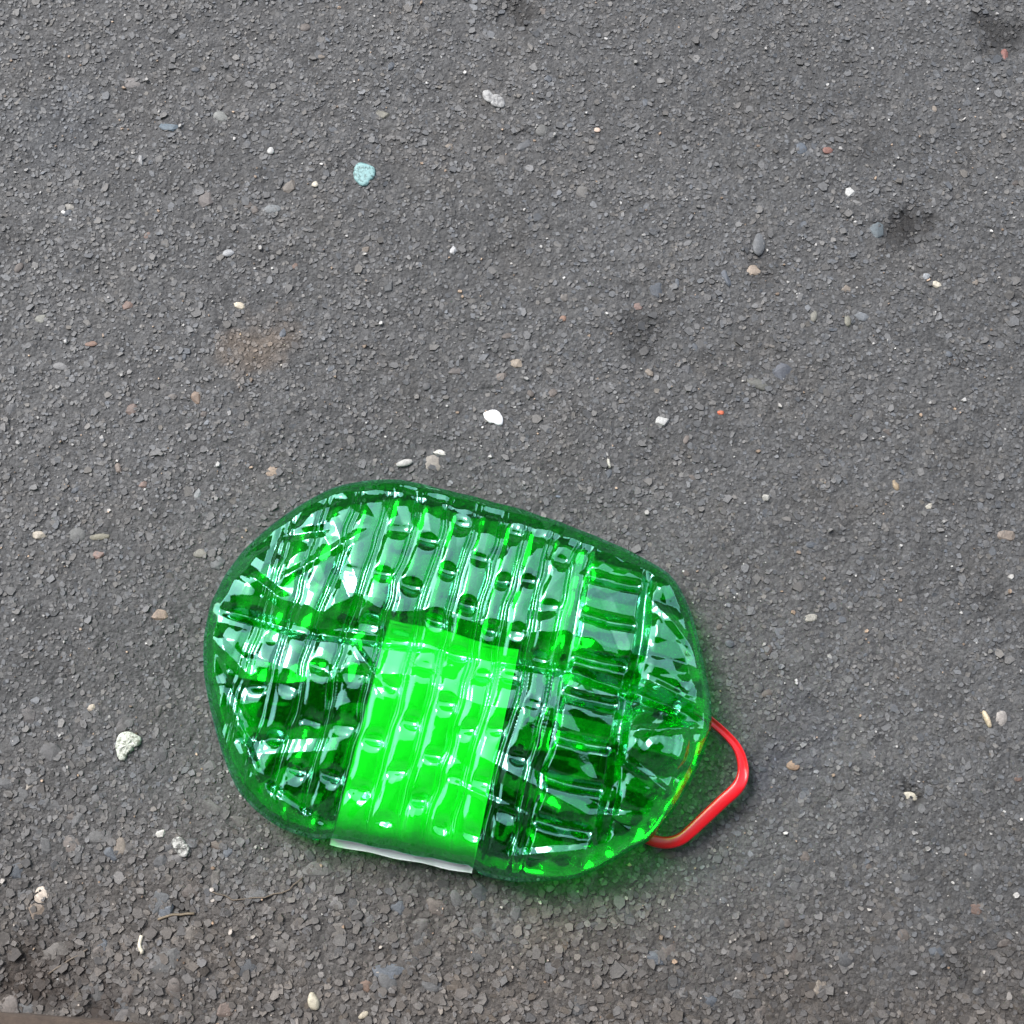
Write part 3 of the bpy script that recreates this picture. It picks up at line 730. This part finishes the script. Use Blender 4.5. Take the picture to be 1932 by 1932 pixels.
for _ in range(26):
    zp = np.pad(zs_, 1, mode='edge'); zs_ = (zp[:-2, 1:-1] + zp[2:, 1:-1] + zp[1:-1, :-2] + zp[1:-1, 2:] + zp[1:-1, 1:-1]) / 5
zl = np.minimum(zs_.ravel(), zl + .0004)
over = np.clip((rad - rin) / .004, 0, 1)
zl = np.where(rad >= rin, ZR - .0010 - over * .0012, zl)
pts[:, 2] = zl
vt = [tuple(p) for p in pts]; vb2 = [(p[0], p[1], p[2] - .0003) for p in pts]
V = np.array(vt + vb2); n1 = len(vt)
I = np.arange(n1).reshape(GT + 1, GS + 1)
q = np.stack([I[:-1, :-1], I[1:, :-1], I[1:, 1:], I[:-1, 1:]], -1).reshape(-1, 4)
def strip(L): return [(L[k], L[k] + n1, L[k + 1] + n1, L[k + 1]) for k in range(len(L) - 1)]
sides = strip(list(I[0])) + strip(list(I[-1])[::-1]) + strip(list(I[:, 0])[::-1]) + strip(list(I[:, -1]))
Q = np.concatenate([q, q[:, ::-1] + n1, np.array(sides)])
tag(link('paper_label', mesh_quads('paper_label', V, Q, [M_LABEL], None, True), bottle), 'plain white label behind the green plastic, its lower edge showing past the rim')

# red carrying handle: flat strap with a shallow channel, both ends running in under the bottle to the neck collar
H = [(1215, 1350, .0042, 5), (1160, 1385, .004, 5), (1135, 1450, .004, 5.4), (1150, 1520, .0042, 5.8), (1190, 1560, .0055, 6), (1222, 1582, .0075, 6.2), (1253, 1590, .008, 6.6), (1280, 1585, .009, 6.6), (1300, 1571, .0095, 6.9), (1330, 1543, .010, 7.1), (1362, 1513, .011, 7.2), (1390, 1487, .0115, 7.2),
     (1401, 1465, .011, 6.6), (1401, 1440, .011, 5.9), (1392, 1413, .011, 5.2), (1372, 1388, .0105, 4.8), (1337, 1358, .010, 5.0), (1300, 1335, .0065, 5), (1262, 1330, .0045, 5), (1215, 1350, .0042, 5)]
hp = [Vector(at(x_, y_, z_)) for x_, y_, z_, _ in H]; hw = [w_ * .001 * .5 for *_, w_ in H]
def catmull(p0, p1, p2, p3, t): return .5 * ((2 * p1) + (p2 - p0) * t + (2 * p0 - 5 * p1 + 4 * p2 - p3) * t * t + (3 * p1 - p0 - 3 * p2 + p3) * t ** 3)
path, wid = [], []
for i in range(len(hp) - 1):
    a_, b_, c_, d_ = hp[max(i - 1, 0)], hp[i], hp[i + 1], hp[min(i + 2, len(hp) - 1)]
    for k in range(8):
        t_ = k / 8; path.append(catmull(a_, b_, c_, d_, t_)); wid.append(hw[i] * (1 - t_) + hw[i + 1] * t_)
path.append(hp[-1]); wid.append(hw[-1])
prof = [(-1, -.35), (-1, .25), (-.86, .52), (-.62, .56), (-.45, .30), (0, .22), (.45, .30), (.62, .56), (.86, .52), (1, .25), (1, -.35), (.8, -.55), (-.8, -.55)]
bm = bmesh.new(); rings = []
for i, p in enumerate(path):
    t_ = (path[min(i + 1, len(path) - 1)] - path[max(i - 1, 0)]).normalized()
    sd = t_.cross(Vector((0, 0, 1))).normalized(); up_ = sd.cross(t_)
    fr_ = i / len(path); chan = 1 if fr_ > .66 else max(0, (fr_ - .58) / .08)     # the channel shows on the upper run
    rings.append([bm.verts.new(p + sd * a * wid[i] + up_ * (c if abs(a) > .7 or c < 0 else c * chan + (.60 + .14 * (1 - abs(a))) * (1 - chan)) * .0030) for a, c in prof])
NP = len(prof)
for r0, r1 in zip(rings, rings[1:]):
    for k in range(NP): bm.faces.new((r0[k], r0[(k + 1) % NP], r1[(k + 1) % NP], r1[k]))
bm.faces.new(rings[0]); bm.faces.new(rings[-1][::-1]); bmesh.ops.recalc_face_normals(bm, faces=bm.faces)
me = bpy.data.meshes.new('handle'); bm.to_mesh(me); bm.free(); me.materials.append(M_RED)
me.polygons.foreach_set('use_smooth', [True] * len(me.polygons))
handle = link('handle', me, bottle)
mo = handle.modifiers.new('sub', 'SUBSURF'); mo.levels = 1; mo.render_levels = 1
print('tris approx', sum(len(m.polygons) * 2 for m in bpy.data.meshes))
